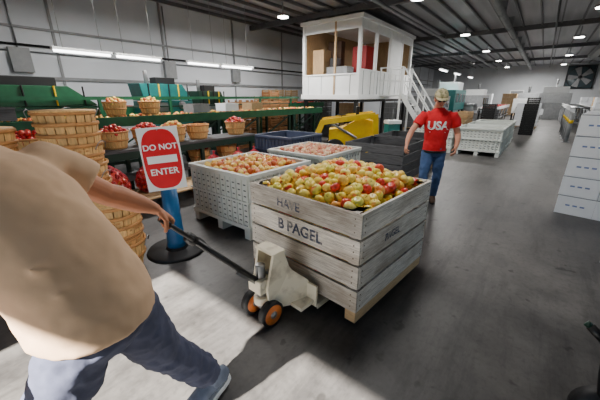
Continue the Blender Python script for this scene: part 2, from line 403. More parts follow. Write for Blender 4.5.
mb=B()
mb.cyl((-.99,0,.16),(-.99,0,.48),.036,M_steel,18);mb.cyl((-.99,0,.15),(-.99,0,.21),.06,M_cream,18)
mb.box((-.99,0,.32),(.13,.14,.11),M_cream);mb.cyl((-.92,0,.14),(-.92,0,.40),.022,M_steel,14)
mb.cyl((-.99,-.15,.1),(-.99,.15,.1),.018,M_steel,12);mb.box((-.99,0,.15),(.05,.07,.08),M_steel)
mb.obj('pump',parent=pj,bevel=.005)
mb=B()
for y in(-.105,.105):
    mb.cyl((-.99,y-.03,.1),(-.99,y+.03,.1),.1,M_dark,30);mb.cyl((-.99,y-.032,.1),(-.99,y+.032,.1),.08,M_orange,26);mb.cyl((-.99,y-.037,.1),(-.99,y+.037,.1),.03,M_steel,16)
mb.obj('steer_wheels',parent=pj)
Hc=Vector((-.72,1.47,1.02))
Mw=(Matrix.Translation(BC)@Matrix.Rotation(BR,4,'Z'));Mi=Mw.inverted()
p0=Mw@Vector((-1.01,0,.34))
hd=(Hc-p0).normalized();cb=hd.cross(Vector((0,0,1))).normalized()
mb=B()
mb.cyl(p0,Hc-hd*.2,.02,M_black,14,M=Mi)
for sg in(-1,1):
    mb.loft([Hc-hd*.21+cb*sg*.012,Hc-hd*.15+cb*sg*.055,Hc-hd*.07+cb*sg*.075,Hc-hd*.01+cb*sg*.07,Hc+cb*sg*.045],.012,M_black,seg=10,M=Mi)
mb.cyl(Hc-cb*.055,Hc+cb*.055,.014,M_black,12,M=Mi)
mb.cyl(Hc-hd*.04-cb*.07,Hc-hd*.12-cb*.02,.006,M_steel,8,M=Mi)
mb.cyl(Hc-hd*.23,Hc-hd*.17,.032,M_black,14,M=Mi)
nn=hd.cross(cb)
mb.beam(p0+nn*.02,p0+hd*.25+nn*.03,.02,.02,M_steel,Mi)
mb.cyl(p0-cb*.07,p0+cb*.07,.03,M_cream,14,M=Mi)
mb.obj('handle',parent=pj)

# ================================================================ PLASTIC BINS
def plastic_bin(name,loc,rz,m=M_plastic,fill=None,s=1.18,h=.8,zf=.7):
    mb=B();hx=s/2;hy=s/2;t=.03
    for sg in(-1,1):
        mb.box((sg*(hx-t/2-.02),0,(h+.14)/2),(t,s-.06,h-.14),m);mb.box((0,sg*(hy-t/2-.02),(h+.14)/2),(s-.06,t,h-.14),m)
        for z,hh in((h-.025,.05),(.47,.025),(.15,.05)):
            mb.box((sg*(hx-.01),0,z),(.04,s,hh),m);mb.box((0,sg*(hy-.01),z),(s-.06,.04,hh),m)
        n=11
        for i in range(n+1):
            q=-hx+.035+i*(s-.07)/n
            mb.box((sg*(hx-.012),q,(h+.14)/2),(.022,.02,h-.16),m);mb.box((q,sg*(hy-.012),(h+.14)/2),(.02,.022,h-.16),m)
        for i in range(n):
            q=-hx+.035+(i+.5)*(s-.07)/n
            for z in(.22,.29,.36,.43,.54,.61,.68):
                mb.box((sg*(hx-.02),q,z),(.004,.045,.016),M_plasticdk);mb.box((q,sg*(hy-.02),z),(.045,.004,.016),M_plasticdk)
    for y in(-hy+.06,0,hy-.06):
        mb.box((0,y,.06),(s,.1,.12),m)
    mb.box((0,0,.14),(s-.05,s-.05,.03),m)
    o=mb.obj(name,loc,rz,bevel=.004)
    if fill:
        a=B();apples(a,heap(hx-.1,hy-.1,zf,.04,.085,1),.042,fill,low=True);a.box((0,0,zf-.06),(s-.14,s-.14,.06),fill)
        a.obj('apple_heap',loc,rz)
    return o
plastic_bin('plastic_harvest_bin',(-.68,4.10,0),BA-.02,fill=M_apY,zf=.76)
plastic_bin('plastic_harvest_bin',(.27,5.26,0),BA,fill=M_apP,zf=.76)
wood_bin('wooden_apple_bin',(1.75,6.2,0),BA,s=1.2,z0=.1,zt=.8,m=M_wooddk)
wood_bin('wooden_apple_bin',(2.60,7.35,0),BA,s=1.2,z0=.1,zt=.8,m=M_wooddk)
plastic_bin('plastic_harvest_bin',(-.28,7.4,0),BA,m=M_plbl)
plastic_bin('plastic_harvest_bin',(5.55,9.3,0),BA)
plastic_bin('plastic_harvest_bin',(6.45,10.45,0),BA)
plastic_bin('plastic_harvest_bin',(7.35,11.6,0),BA)
plastic_bin('plastic_harvest_bin',(4.55,10.1,0),BA)

# ================================================================ BUSHEL BASKETS
def basket(mb,M,rt=.225,rb=.165,h=.28,n=20,handles=True):
    for i in range(n):
        t0=2*math.pi*(i+.06)/n;t1=2*math.pi*(i+.94)/n
        vs=[];
        for (r,z) in((rb,0),((rb+rt)/2+.012,h*.5),(rt,h)):
            for t in(t0,t1):
                for d in(0,-.005): vs.append(((r+d)*math.cos(t),(r+d)*math.sin(t),z))
        fs=[(0,2,6,4),(4,6,10,8),(1,5,7,3),(5,9,11,7),(0,4,5,1),(4,8,9,5),(2,3,7,6),(6,7,11,10),(8,10,11,9)]
        mb.add(vs,fs,M_bask,M)
    mb.cyl((0,0,.005),(0,0,.015),rb-.002,M_bask,20,M=M)
    for z,r in((h-.012,rt+.005),(h*.5,(rt+rb)/2+.017),(.02,rb+.006)):
        mb.ring((0,0,z),r,.004,M_baskh,M,rz=.014)
    if handles:
        for sg in(-1,1):
            mb.loft([(sg*(rt+.01),-.07,h-.05),(sg*(rt+.03),-.05,h-.0),(sg*(rt+.03),0,h+.02),(sg*(rt+.03),.05,h),(sg*(rt+.01),.07,h-.05)],.004,M_steel,seg=6,M=M)
def basket_with(name,loc,ap,h=.28,s=1):
    mb=B();M=Matrix.Scale(s,4);basket(mb,M)
    if ap:
        apples(mb,heap_round(.2,.255,.09,.07),.037,ap,low=True,M=M);mb.cyl((0,0,.2),(0,0,.25),.2,ap,16,M=M)
    return mb.obj(name,loc,random.uniform(0,3))
def basket_stack(loc,n,dz,s=1.08):
    mb=B()
    for i in range(n):
        M=Matrix.Translation((random.uniform(-.012,.012),random.uniform(-.012,.012),i*dz))@Matrix.Scale(s,4)@Matrix.Rotation(random.uniform(0,1),4,'Z')
        basket(mb,M,handles=(i%3==0))
    M=Matrix.Translation((0,0,(n-1)*dz+.28*s+.02))@Matrix.Scale(s,4)
    mb.cyl((0,0,-.02),(0,0,-.008),.228,M_bask,24,M=M)
    return mb.obj('bushel_basket_stack',loc)
basket_stack((-2.27,3.0,0),13,.1,1.14)
basket_stack((-2.78,2.62,0),12,.098,1.08)
basket_stack((-1.82,2.70,0),5,.1,1.08)
# display bench
mb=B();mb.box((2.3,5.4,.83),(5.2,.62,.04),M_wooddk)
for a in(-.2,1.1,2.3,3.5,4.8):
    for b_ in(5.14,5.66): mb.box((a,b_,.405),(.06,.06,.81),M_greend)
mb.box((2.3,5.4,.35),(5.2,.55,.03),M_wooddk);mb.box((2.3,5.12,.75),(5.2,.03,.12),M_greend)
mb.obj('display_bench',rz=BA)
for a,ap in((-.1,M_apR),(.45,M_apR),(.98,M_apR),(1.5,M_apR),(2.05,M_apR),(2.58,M_apR),(3.1,M_apY),(3.62,None),(4.6,M_apR)):
    basket_with('bushel_basket',W(a,5.4,.85),ap)
for a,ap in((.6,M_apR),(1.15,M_apG),(3.6,M_apR),(4.3,M_apY)): basket_with('bushel_basket',W(a,5.4,.37),ap)
mb=B()
for i in range(7): mb.box((3.0,4.34+i*.1,.22),(3.4,.085,.022),M_woodend)
for a in(1.4,3,4.6): mb.box((a,4.64,.105),(.1,.66,.208),M_woodend)
mb.obj('wooden_pallet',rz=BA)
M_net=mat('red_net_bag',(190,40,60),.6,var=.3,scale=30)
def bag(loc,ap,s=1):
    mb=B();ps=[]
    for k_ in range(6):
        z=.04+k_*.06;R=[.13,.17,.17,.15,.11,.05][k_]
        n=max(1,int(2*math.pi*R/.07))
        for i in range(n):
            t=2*math.pi*(i+.5*(k_%2))/n; ps.append((R*math.cos(t),R*math.sin(t),z))
    apples(mb,ps,.038,ap,low=True,M=Matrix.Scale(s,4))
    mb.ell((0,0,.19*s),(.15*s,.15*s,.17*s),ap)
    for i in range(10):
        t=math.pi*2*i/10
        for sgn in(3,-3):
            mb.loft([(s*R*math.cos(t+z*sgn),s*R*math.sin(t+z*sgn),s*z) for R,z in((.12,.0),(.2,.08),(.205,.16),(.18,.25),(.12,.33),(.03,.40))],.004,M_net,seg=5)
    mb.loft([(0,0,.38*s),(0,0,.42*s),(.01,0,.47*s)],[.02,.012,.03],M_net,seg=8)
    return mb.obj('apple_net_bag',loc,random.uniform(0,3))
for a,b_,ap,s in((1.6,4.65,M_apR,1.25),(2.2,4.68,M_apR,1.1),(3.4,4.65,M_apR,1),(3.95,4.6,M_apP,1),(4.45,4.68,M_apR,.9)):
    bag(W(a,b_,.235),ap,s)

# ================================================================ SIGN
sg_=empty('do_not_enter_sign',(-1.40,3.06,0),math.radians(22))
mb=B()
mb.cyl((0,0,0),(0,0,.035),.32,M_dark,40,r1=.30);mb.cyl((0,0,.035),(0,0,.07),.12,M_dark,24,r1=.07)
mb.obj('base',parent=sg_)
mb=B();mb.loft([(0,0,.06),(0,0,.12),(0,0,.45),(0,0,.72)],[.10,.095,.085,.08],M_blue,seg=24);mb.cyl((0,0,.70),(0,0,1.30),.02,M_steel,10)
mb.obj('post',parent=sg_)
mb=B()
T=Matrix.Translation((-.01,-.10,1.06))@Matrix.Rotation(math.radians(-3),4,'Y')@Matrix.Rotation(math.radians(-4),4,'X')@Matrix.Scale(.92,4)
mb.box((0,0,0),(.40,.008,.68),M_white,T)
vs=[];n=40
for i in range(n):
    t=2*math.pi*i/n;e=.66
    x=.185*math.copysign(abs(math.cos(t))**e,math.cos(t));z=.32*math.copysign(abs(math.sin(t))**e,math.sin(t))
    vs.append((x,-.0055,z))
mb.add(vs,[tuple(range(n))],M_signred,T)
mb.add([(x,-.0062,z) for x,z in((-.15,-.04),(.15,-.04),(.15,.04),(-.15,.04))],[(0,1,2,3)],M_white,T)
R2=Matrix(((1,0,0,0),(0,0,-1,0),(0,1,0,0),(0,0,0,1)))
mb.text('DO NOT',.084,M_white,T@Matrix.Translation((0,-.007,.13))@R2,.0008,.002)
mb.text('ENTER',.096,M_white,T@Matrix.Translation((0,-.007,-.135))@R2,.0008,.002)
mb.cyl((0,-.005,.32),(0,.1,.2),.01,M_steel,8,M=T)
mb.obj('sign_panel',parent=sg_)

# ================================================================ CONVEYORS
def conveyor(name,b0,a0,a1,z,w,m,m2,ap=None,legs=1.4):
    mb=B()
    for sg in(-1,1):
        mb.box(((a0+a1)/2,b0+sg*w/2,z),(a1-a0,.04,.16),m);mb.box(((a0+a1)/2,b0+sg*w/2,z+.09),(a1-a0,.07,.02),m)
    mb.box(((a0+a1)/2,b0,z),(a1-a0,w-.05,.02),M_dark)
    a=a0+.1
    while a<a1:
        mb.cyl((a,b0-w/2,z+.03),(a,b0+w/2,z+.03),.025,M_steel,8);a+=.16
    a=a0+.1
    while a<a1:
        for sg in(-1,1): mb.box((a,b0+sg*w/2,(z-.08)/2),(.07,.07,z-.08),m2)
        mb.box((a,b0,z*.35),(.05,w,.05),m2)
        mb.beam((a,b0-w/2,z*.35),(min(a+legs,a1-.05),b0-w/2,z-.1),.035,.035,m2)
        a+=legs
    mb.box(((a0+a1)/2,b0-w/2,z*.35),(a1-a0,.04,.06),m2)
    o=mb.obj(name,rz=BA)
    if ap:
        q=B();ps=[(random.uniform(a0+.2,a1-.2),b0+random.uniform(-w/2+.08,w/2-.08),z+.09) for _ in range(int((a1-a0)*26))]
        apples(q,ps,.037,ap,low=True);q.obj('apple_row',rz=BA)
    return o
conveyor('sorting_conveyor',6.9,-.8,9.6,1.18,1.0,M_green,M_greend,M_apY)
conveyor('sorting_conveyor',8.65,-1,12.5,1.32,.8,M_green,M_greend,M_apR)
mb=B()
for a in np.arange(-.5,9.6,1.6):
    mb.box((a,7.47,.8),(.06,.06,1.6),M_green)
mb.box((4.5,7.47,1.62),(10.2,.06,.07),M_green);mb.box((4.5,7.47,1.42),(10.2,.04,.03),M_greend)
mb.obj('conveyor_guard_rail',rz=BA)
def washer(name,a,b_,m,l=1.6,w=.9,h=1.75):
    mb=B();mb.box((0,0,h*.62),(l,w,h*.35),m)
    mb.add([(-l/2,-w/2,h*.8),(l/2,-w/2,h*.8),(l/2,w/2,h*.8),(-l/2,w/2,h*.8),(-l*.55,-w*.5,h),(l*.3,-w*.5,h),(l*.3,w*.5,h),(-l*.55,w*.5,h)],
           [(0,1,5,4),(1,2,6,5),(2,3,7,6),(3,0,4,7),(4,5,6,7)],m)
    for x in(-1,1):
        for y in(-1,1): mb.box((x*(l/2-.05),y*(w/2-.05),h*.225),(.08,.08,h*.45),M_greend)
    mb.box((-l*.2,-w/2-.02,h*.72),(.35,.05,.22),M_gray);mb.cyl((l*.25,-w/2-.04,h*.74),(l*.25,-w/2,h*.74),.1,M_steel,18)
    for i in range(5): mb.box((-l*.4+i*l*.2,-w*.5-.02,h*.9),(.03,.03,h*.2),M_yel if i%2 else M_dark)
    mb.box((l*.05,w*.1,h+.08),(l*.4,.3,.16),M_dark);mb.cyl((-l*.3,0,h),(-l*.3,0,h+.3),.05,M_steel,10)
    mb.obj(name,W(a,b_),BA,bevel=.01)
washer('apple_washer',1.5,7.85,M_green,2.4,.6,1.85);washer('apple_washer',4.35,7.85,M_teal,1.3,.6,1.95);washer('apple_washer',5.7,7.85,M_greend,.9,.6,1.8)
for a in(2.7,3.4): basket_with('bushel_basket',W(a,6.75,1.29),M_apY,s=.95)
for a,b_,m in((4.6,6.8,M_gray),(5.6,6.85,M_card),(6.5,6.8,M_woodend),(.9,6.8,M_wooddk)):
    mb=B()
    for sg in(-1,1): mb.box((0,sg*.17,.1),(.5,.02,.2),m);mb.box((sg*.24,0,.1),(.02,.32,.2),m);mb.box((0,sg*.18,.19),(.52,.03,.02),m)
    mb.box((0,0,.01),(.48,.32,.02),m);apples(mb,[(x,y,.15) for x in(-.18,-.09,0,.09,.18) for y in(-.1,0,.1)],.042,M_apR,low=True);mb.box((0,0,.08),(.45,.3,.1),M_apR)
    mb.obj('apple_crate',W(a,b_,1.285),BA+.1)
mb=B();mb.loft([W(.0,10.2,4.3),W(.3,9.9,3.9),W(.75,9.75,3.1),W(1.1,9.75,2.5),W(1.5,9.7,2.15)],.045,M_black,seg=8)
mb.loft([W(-.4,10.0,3.1),W(.3,9.6,2.6),W(1.1,9.5,2.75),W(1.5,9.6,3.4),W(1.5,9.9,4.3)],.02,M_black,seg=8)
mb.beam(W(-.4,10.3,3.6),W(.4,9.2,3.3),.06,.1,M_black);mb.obj('overhead_hose')
def crate_stack(name,a,b_,nx,nz,m,sx=.5,sy=.4,sz=.28,rz=BA):
    mb=B()
    for i in range(nx):
        for k_ in range(nz-(1 if random.random()<.3 else 0)):
            x=(i-(nx-1)/2)*(sx+.02);z=k_*sz
            for sg in(-1,1):
                for q in range(3):
                    mb.box((x,sg*(sy/2),z+.05+q*.085),(sx,.02,.065),m);mb.box((x+sg*(sx/2-.01),0,z+.05+q*.085),(.02,sy,.065),m)
                for s2 in(-1,1): mb.box((x+sg*(sx/2-.02),s2*(sy/2-.015),z+sz/2),(.04,.04,sz-.01),m)
            mb.box((x,0,z+.015),(sx,sy,.02),m)
    return mb.obj(name,W(a,b_),rz)
crate_stack('wooden_crate_stack',7.9,7.85,5,6,mat('brown_crate_wood',(150,104,64),.8,var=.25,island=.2),.5,.36,.31)
crate_stack('wooden_crate_stack',11,9.85,5,7,M_woodend)
crate_stack('wooden_crate_stack',14.2,9.7,4,6,M_wooddk)
crate_stack('black_crate_stack',18.6,.4,5,6,M_black,.55,.5,.27)
crate_stack('black_crate_stack',17.2,1.9,3,5,M_black,.55,.5,.27)
crate_stack('wooden_crate_stack',14.0,2.5,3,4,M_woodend,.55,.5,.27)

# ================================================================ MEZZANINE OFFICE
ob_=empty('mezzanine_office',W(9.93,5.14),BA)
Lx,Ly,z0,z1=5.0,2.4,1.72,4.13
mb=B()
mb.box((Lx/2,Ly/2,z0-.08),(Lx+.1,Ly+.1,.16),M_white)
mb.box((Lx/2,Ly/2,z1),(Lx+.14,Ly+.14,.12),M_white)
for x,y in((0.05,.05),(0.05,Ly-.05),(Lx-.05,.05),(Lx-.05,Ly-.05),(1.3,.05),(2.6,.05),(3.8,.05)):
    mb.box((x,y,(z0+z1)/2),(.11,.11,z1-z0),M_white)
mb.box((.05,1.0,(z0+z1)/2),(.07,.07,z1-z0),M_tan)
mb.box((.05,Ly/2,z0+.33),(.05,Ly-.1,.66),M_white);mb.box((.05,Ly/2,z1-.2),(.05,Ly-.1,.3),M_white)
mb.box((Lx/2,.05,z0+.4),(Lx-.1,.05,.8),M_white);mb.box((Lx/2,.05,z1-.2),(Lx-.1,.05,.3),M_white)
mb.box((.04,Ly/2,z0+.68),(.09,Ly,.05),M_white);mb.box((Lx/2,.04,z0+.82),(Lx,.09,.05),M_white)
mb.box((3.2,.045,z0+1.2),(1.1,.05,1.7),M_white)
for q in np.arange(.35,Lx,.6): mb.box((q,.02,z0+.4),(.015,.02,.78),M_gray)
for q in np.arange(.35,Ly,.6): mb.box((.02,q,z0+.33),(.02,.015,.64),M_gray)
mb.box((Lx/2,Ly-.03,(z0+z1)/2),(Lx-.1,.04,z1-z0-.1),M_tan);mb.box((Lx-.03,Ly/2,(z0+z1)/2),(.04,Ly-.1,z1-z0-.1),M_tan)
mb.obj('cabin',parent=ob_,bevel=.006)
mb=B();mb.box((2.2,1.0,z0+.9),(.7,.6,1.8),M_red);mb.box((.7,2.0,z0+.8),(.5,.5,1.6),M_tan);mb.box((.9,1.3,z0+.5),(.5,.9,1.0),M_gray);mb.box((.8,1.45,z0+1.15),(.3,.3,.3),M_black);mb.box((1.6,1.9,z0+1.0),(.3,.6,2.0),M_boot);mb.obj('cabinets',parent=ob_)
mb=B()
for x in(.1,2.5,Lx-.1):
    for y in(.1,Ly-.1): mb.box((x,y,(z0-.16)/2),(.12,.12,z0-.16),M_black)
mb.box((Lx/2,.1,z0-.2),(Lx,.08,.1),M_black);mb.box((.1,Ly/2,z0-.2),(.08,Ly,.1),M_black)
mb.obj('support_posts',parent=ob_)
mb=B()
sx=2.2
mb.box((sx,-.45,z0-.03),(1.1,.9,.06),M_white)
n=8
for i in range(n):
    z=(z0)*(1-(i+1)/(n+1));y=-.9-(i+.5)*.15
    mb.box((sx,y,z),(.75,.16,.03),M_white)
for sg in(-1,1):
    x=sx+sg*.4
    mb.beam((x,-.88,z0),(x,-2.12,0.02),.04,.16,M_white)
    mb.beam((x,-.88,z0+.95),(x,-2.1,.95),.04,.04,M_white);mb.beam((x,-.88,z0+.5),(x,-2.1,.5),.03,.03,M_white)
    for q in(0,.5,1): mb.box((x,-.88-q*1.22,(z0*(1-q))+.48),(.04,.04,.96),M_white)
for x in(sx-.53,sx+.53):
    mb.box((x,-.45,z0+.95),(.04,.9,.04),M_white);mb.box((x,-.45,z0+.5),(.03,.9,.03),M_white)
    for y in(-.05,-.45,-.88): mb.box((x,y,z0+.47),(.04,.04,.95),M_white)
mb.box((sx-.5,-.85,(z0-.06)/2),(.06,.06,z0-.06),M_white);mb.box((sx+.5,-.85,(z0-.06)/2),(.06,.06,z0-.06),M_white)
mb.obj('stairs',parent=ob_)

# ================================================================ YELLOW LOADER
mb=B();Y=M_yel
mb.add([(-.55,-.32,.35),(.75,-.32,.35),(.75,-.32,1.0),(.25,-.32,1.12),(-.2,-.32,.85),(-.55,-.32,.8),
        (-.55,.32,.35),(.75,.32,.35),(.75,.32,1.0),(.25,.32,1.12),(-.2,.32,.85),(-.55,.32,.8)],
       [(0,1,2,3,4,5),(11,10,9,8,7,6),(0,6,7,1),(1,7,8,2),(2,8,9,3),(3,9,10,4),(4,10,11,5),(5,11,6,0)],Y)
for x in(-.38,.48):
    for y in(-.43,.43):
        mb.cyl((x,y-.09,.28),(x,y+.09,.28),.28,M_dark,24);mb.cyl((x,y-.1,.28),(x,y+.1,.28),.13,Y,16)
for y in(-.42,.42):
    mb.beam((.65,y,1.2),(-.75,y,1.0),.07,.14,Y);mb.beam((-.72,y,1.04),(-1.0,y,.35),.07,.13,Y);mb.beam((.65,y,1.22),(.7,y,.6),.08,.14,Y)
    mb.cyl((.2,y,.6),(-.5,y,.98),.03,M_steel,10)
mb.add([(-1.0,-.55,.12),(-1.45,-.55,.05),(-1.3,-.55,.5),(-1.0,-.55,.55),(-1.0,.55,.12),(-1.45,.55,.05),(-1.3,.55,.5),(-1.0,.55,.55)],
       [(0,1,2,3),(7,6,5,4),(0,4,5,1),(0,3,7,4),(2,6,7,3)],Y)
mb.box((.02,0,1.0),(.36,.4,.08),M_black);mb.box((.2,0,1.2),(.08,.4,.4),M_black)
mb.cyl((-.3,0,.85),(-.22,0,1.15),.015,M_black,8);mb.ring((-.22,0,1.17),.12,.012,M_black,seg=18)
mb.obj('skid_steer_loader',(1.38,8.6,0),math.radians(-8),bevel=.01)
mb=B();mb.box((0,0,.45),(.35,.3,.9),M_teal);mb.box((0,-.01,.95),(.4,.34,.1),M_white);mb.cyl((0,0,1.0),(0,0,1.3),.02,M_steel,8);mb.obj('control_cabinet',(2.72,9.1,0),.2,bevel=.01)

# ================================================================ CARTONS right
def cartons(name,loc,rz,nx,ny,nz,sx,sy,sz):
    mb=B()
    for i in range(nx):
        for j in range(ny):
            for k_ in range(nz):
                x=i*(sx+.006);y=-j*(sy+.006)-random.uniform(0,.01);z=k_*sz
                if i>0 and j>0 : continue
                mb.box((x+sx/2,y-sy/2,z+sz/2),(sx,sy,sz-.004),M_card)
                for (cx,cy,dx,dy) in((x-.001,y-sy/2,.002,sy*.8),(x+sx/2,y-sy-.001,sx*.8,.002)):
                    for w_ in range(3):
                        mb.box((cx if dx<.01 else cx-.1+w_*.1,cy if dy<.01 else cy-.08+w_*.08,z+sz*.5),(dx if dx<.01 else .06,dy if dy<.01 else .05,.022),M_cardln)
                    mb.box((cx,cy,z+sz*.97),(dx if dx<.01 else sx,dy if dy<.01 else sy,.01),M_tape)
    return mb.obj(name,loc,rz,bevel=.004)
cartons('carton_stack',(3.84,4.25,0),BA-.15,3,4,5,.52,.42,.285)
cartons('carton_stack',(3.15,2.78,0),BA-.3,1,2,2,.5,.42,.23)

# hand truck lower right
mb=B()
for dx_ in(0,.36):
    b0=Vector((1.56+dx_,1.12+dx_*.3,.12));t0=Vector((1.39+dx_,1.07+dx_*.3,.62))
    mb.loft([b0,b0.lerp(t0,.5)+Vector((-.01,0,0)),t0],.017,M_dark,seg=10)
    g=t0+Vector((-.05,.05,.03));mb.cyl(t0-Vector((0,0,.03)),g,.02,M_black,12);mb.cyl(g,g+Vector((-.01,.012,.008)),.016,M_greend,12)
    mb.cyl(b0+Vector((-.02,-.03,0)),b0+Vector((-.0,.03,0)),.12,M_dark,22)
for q in(.25,.5,.8): mb.cyl(Vector((1.56,1.12,.12)).lerp(Vector((1.39,1.07,.62)),q),Vector((1.92,1.228,.12)).lerp(Vector((1.75,1.178,.62)),q),.012,M_gray,8)
mb.box((1.91,1.12,.012),(.3,.3,.012),M_steel);mb.box((1.80,1.18,.06),(.3,.03,.1),M_steel)
mb.obj('hand_truck')
mb=B();apples(mb,[(0,0,.036)],.04,M_apR);mb.obj('fallen_apple',(2.6,1.95,0))

# ================================================================ BACKGROUND MACHINES
def packer(name,a,b_,l,w,h,m,hood=M_white):
    mb=B();mb.box((0,0,h*.55),(l,w,h*.5),m);mb.box((l*.1,0,h*.9),(l*.5,w*.8,h*.2),hood)
    for x in(-1,1):
        for y in(-1,1): mb.box((x*(l/2-.08),y*(w/2-.08),h*.16),(.1,.1,h*.32),M_dark)
    mb.box((-l*.6,0,h*.5),(l*.3,w*.6,.1),M_steel);mb.box((-l*.7,0,h*.24),(.08,w*.5,h*.48),M_steel)
    for i in range(3): mb.box((-l*.3+i*l*.3,-w/2-.01,h*.6),(l*.2,.02,h*.22),M_glass)
    mb.cyl((l*.35,0,h),(l*.35,0,h*1.25),.08,M_steel,10)
    mb.obj(name,W(a,b_),BA,bevel=.01)
packer('packing_machine',20,5.4,3,1.4,2.1,M_gray);packer('packing_machine',24.5,5.5,3.4,1.6,2.6,M_teal)
packer('packing_machine',29,4.5,3.4,1.6,2.2,M_gray);packer('packing_machine',28,1.0,3.0,1.4,1.9,M_white,M_gray);packer('packing_machine',33,-.6,3,2,2.4,M_steel)
conveyor('packing_conveyor',2.6,21,31,.95,.8,M_white,M_gray,M_apR,2)
conveyor('packing_conveyor',-1.5,21,30,1.1,.8,M_white,M_gray,None,2)
def pallet_load(name,a,b_,m,nz=4):
    mb=B()
    for y in(-.45,0,.45): mb.box((0,y,.05),(1.1,.1,.1),M_woodend)
    for i in range(6): mb.box((-.5+i*.2,0,.11),(.12,1.1,.02),M_woodend)
    for k_ in range(nz):
        for i in range(2):
            for j in range(3): mb.box((-.27+i*.54,-.36+j*.36,.12+.15+k_*.3),(.52,.35,.29),m)
    mb.obj(name,W(a,b_),BA,bevel=.008)
for a,b_,m,nz in((23,-2.7,M_card,5),(15.8,8.6,M_tan,4),(26,-2.9,M_tan,5),(16.8,5.6,M_wooddk,4),(19,7.2,M_gray,4),(21.5,.6,M_card,4),(30.5,-2.6,M_card,5),(34,2.5,M_tan,6),(35,4.5,M_card,6)): pallet_load('pallet_of_cartons',a,b_,m,nz)
for i in range(5):
    mb=B();mb.cyl((0,0,0),(0,0,1.05),.07,M_gray,14);mb.ell((0,0,1.05),(.07,.07,.04),M_gray);mb.cyl((0,0,0),(0,0,.02),.14,M_gray,14);mb.cyl((0,0,.7),(0,0,.82),.072,M_yel,14);mb.obj('bollard',W(15.4+i*1.1,-.95))
mb=B();mb.box((0,-.95,0),(.12,.06,1.95),M_black);mb.box((0,.95,0),(.12,.06,1.95),M_black);mb.box((0,0,.95),(.12,1.95,.06),M_black);mb.box((0,0,-.95),(.12,1.95,.06),M_black)
mb.box((.04,0,0),(.02,1.9,1.9),M_glass)
for i in range(5):
    R=Matrix.Rotation(2*math.pi*i/5,4,'X');mb.add([(0,.1,-.08),(-.04,.82,-.25),(.0,.85,.22),(0,.1,.08)],[(0,1,2,3),(3,2,1,0)],M_gray,R)
Rr=Matrix.Rotation(math.pi/2,4,'Y');mb.ring((0,0,0),.88,.03,M_black,Rr);mb.cyl((-.08,0,0),(.05,0,0),.14,M_black,16)
mb.obj('wall_fan',W(AMAX-.08,-2.1,3.3),BA)
mb=B();mb.box((0,0,1.1),(.06,1.0,2.2),M_gray);mb.box((-.03,0,2.22),(.05,1.16,.1),M_white)
for y in(-.54,.54): mb.box((-.03,y,1.1),(.05,.08,2.2),M_white)
mb.cyl((-.05,.38,1.0),(-.1,.38,1.0),.03,M_steel,8);mb.obj('door_1',W(AMAX-.04,2.3),BA)

# ================================================================ PEOPLE
def hand(mb,w,f,n,thumb,m,curl=(.9,1.1,.8),spread=0,size=1.,tcurl=.6):
    w=Vector(w);f=Vector(f).normalized();n=Vector(n);n=(n-n.dot(f)*f).normalized();s_=f.cross(n).normalized()*thumb
    S=size
    mb.loft([w-f*.02*S,w+f*.015*S,w+f*.05*S,w+f*.085*S,w+f*.098*S],[(.026*S,.019*S),(.031*S,.019*S),(.041*S,.017*S),(.041*S,.014*S),(.036*S,.009*S)],m,hint=s_,seg=16)
    mb.ell((0,0,0),(.02*S,.03*S,.016*S),m,Matrix.Translation(w+f*.04*S+s_*.026*S+n*.008*S)@Matrix((s_,f,n)).transposed().to_4x4(),12,8)
    lens=[.072,.081,.075,.059]
    for i in range(4):
        base=w+f*(.088-(.004 if i in(0,) else 0)-(.01 if i==3 else 0))*S+s_*(.031-.021*i)*S
        pts=[base-f*.02*S,base];ang=0;rad=[.0092*S,.0095*S]
        for q,fr in enumerate((.45,.31,.24)):
            ang+=curl[q]*(1+.06*i)
            d=(f*math.cos(ang)+n*math.sin(ang)+s_*spread*(1.5-i)*.1).normalized()
            pts.append(pts[-1]+d*lens[i]*fr*S*.6);pts.append(pts[-1]+d*lens[i]*fr*S*.4)
            rad+=[(.0086-.0006*q)*S,(.009-.0009*q)*S]
        pts.append(pts[-1]+d*.004*S);rad.append(.004*S)
        mb.loft(pts,rad,m,hint=s_,seg=10)
    b0=w+f*.025*S+s_*.028*S+n*.006*S
    d1=(f*.62+s_*.68+n*.35).normalized();d2=(f*.85+s_*.25*(1-tcurl)+n*(.3+tcurl*.6)).normalized();d3=(f*.8-s_*.25*tcurl+n*(.3+tcurl)).normalized()
    p1=b0+d1*.036*S;p2=p1+d2*.032*S;p3=p2+d3*.024*S
    mb.loft([b0-d1*.012*S,b0,p1,p2,p3,p3+d3*.004*S],[.014*S,.014*S,.0115*S,.0105*S,.009*S,.004*S],m,hint=n,seg=10)
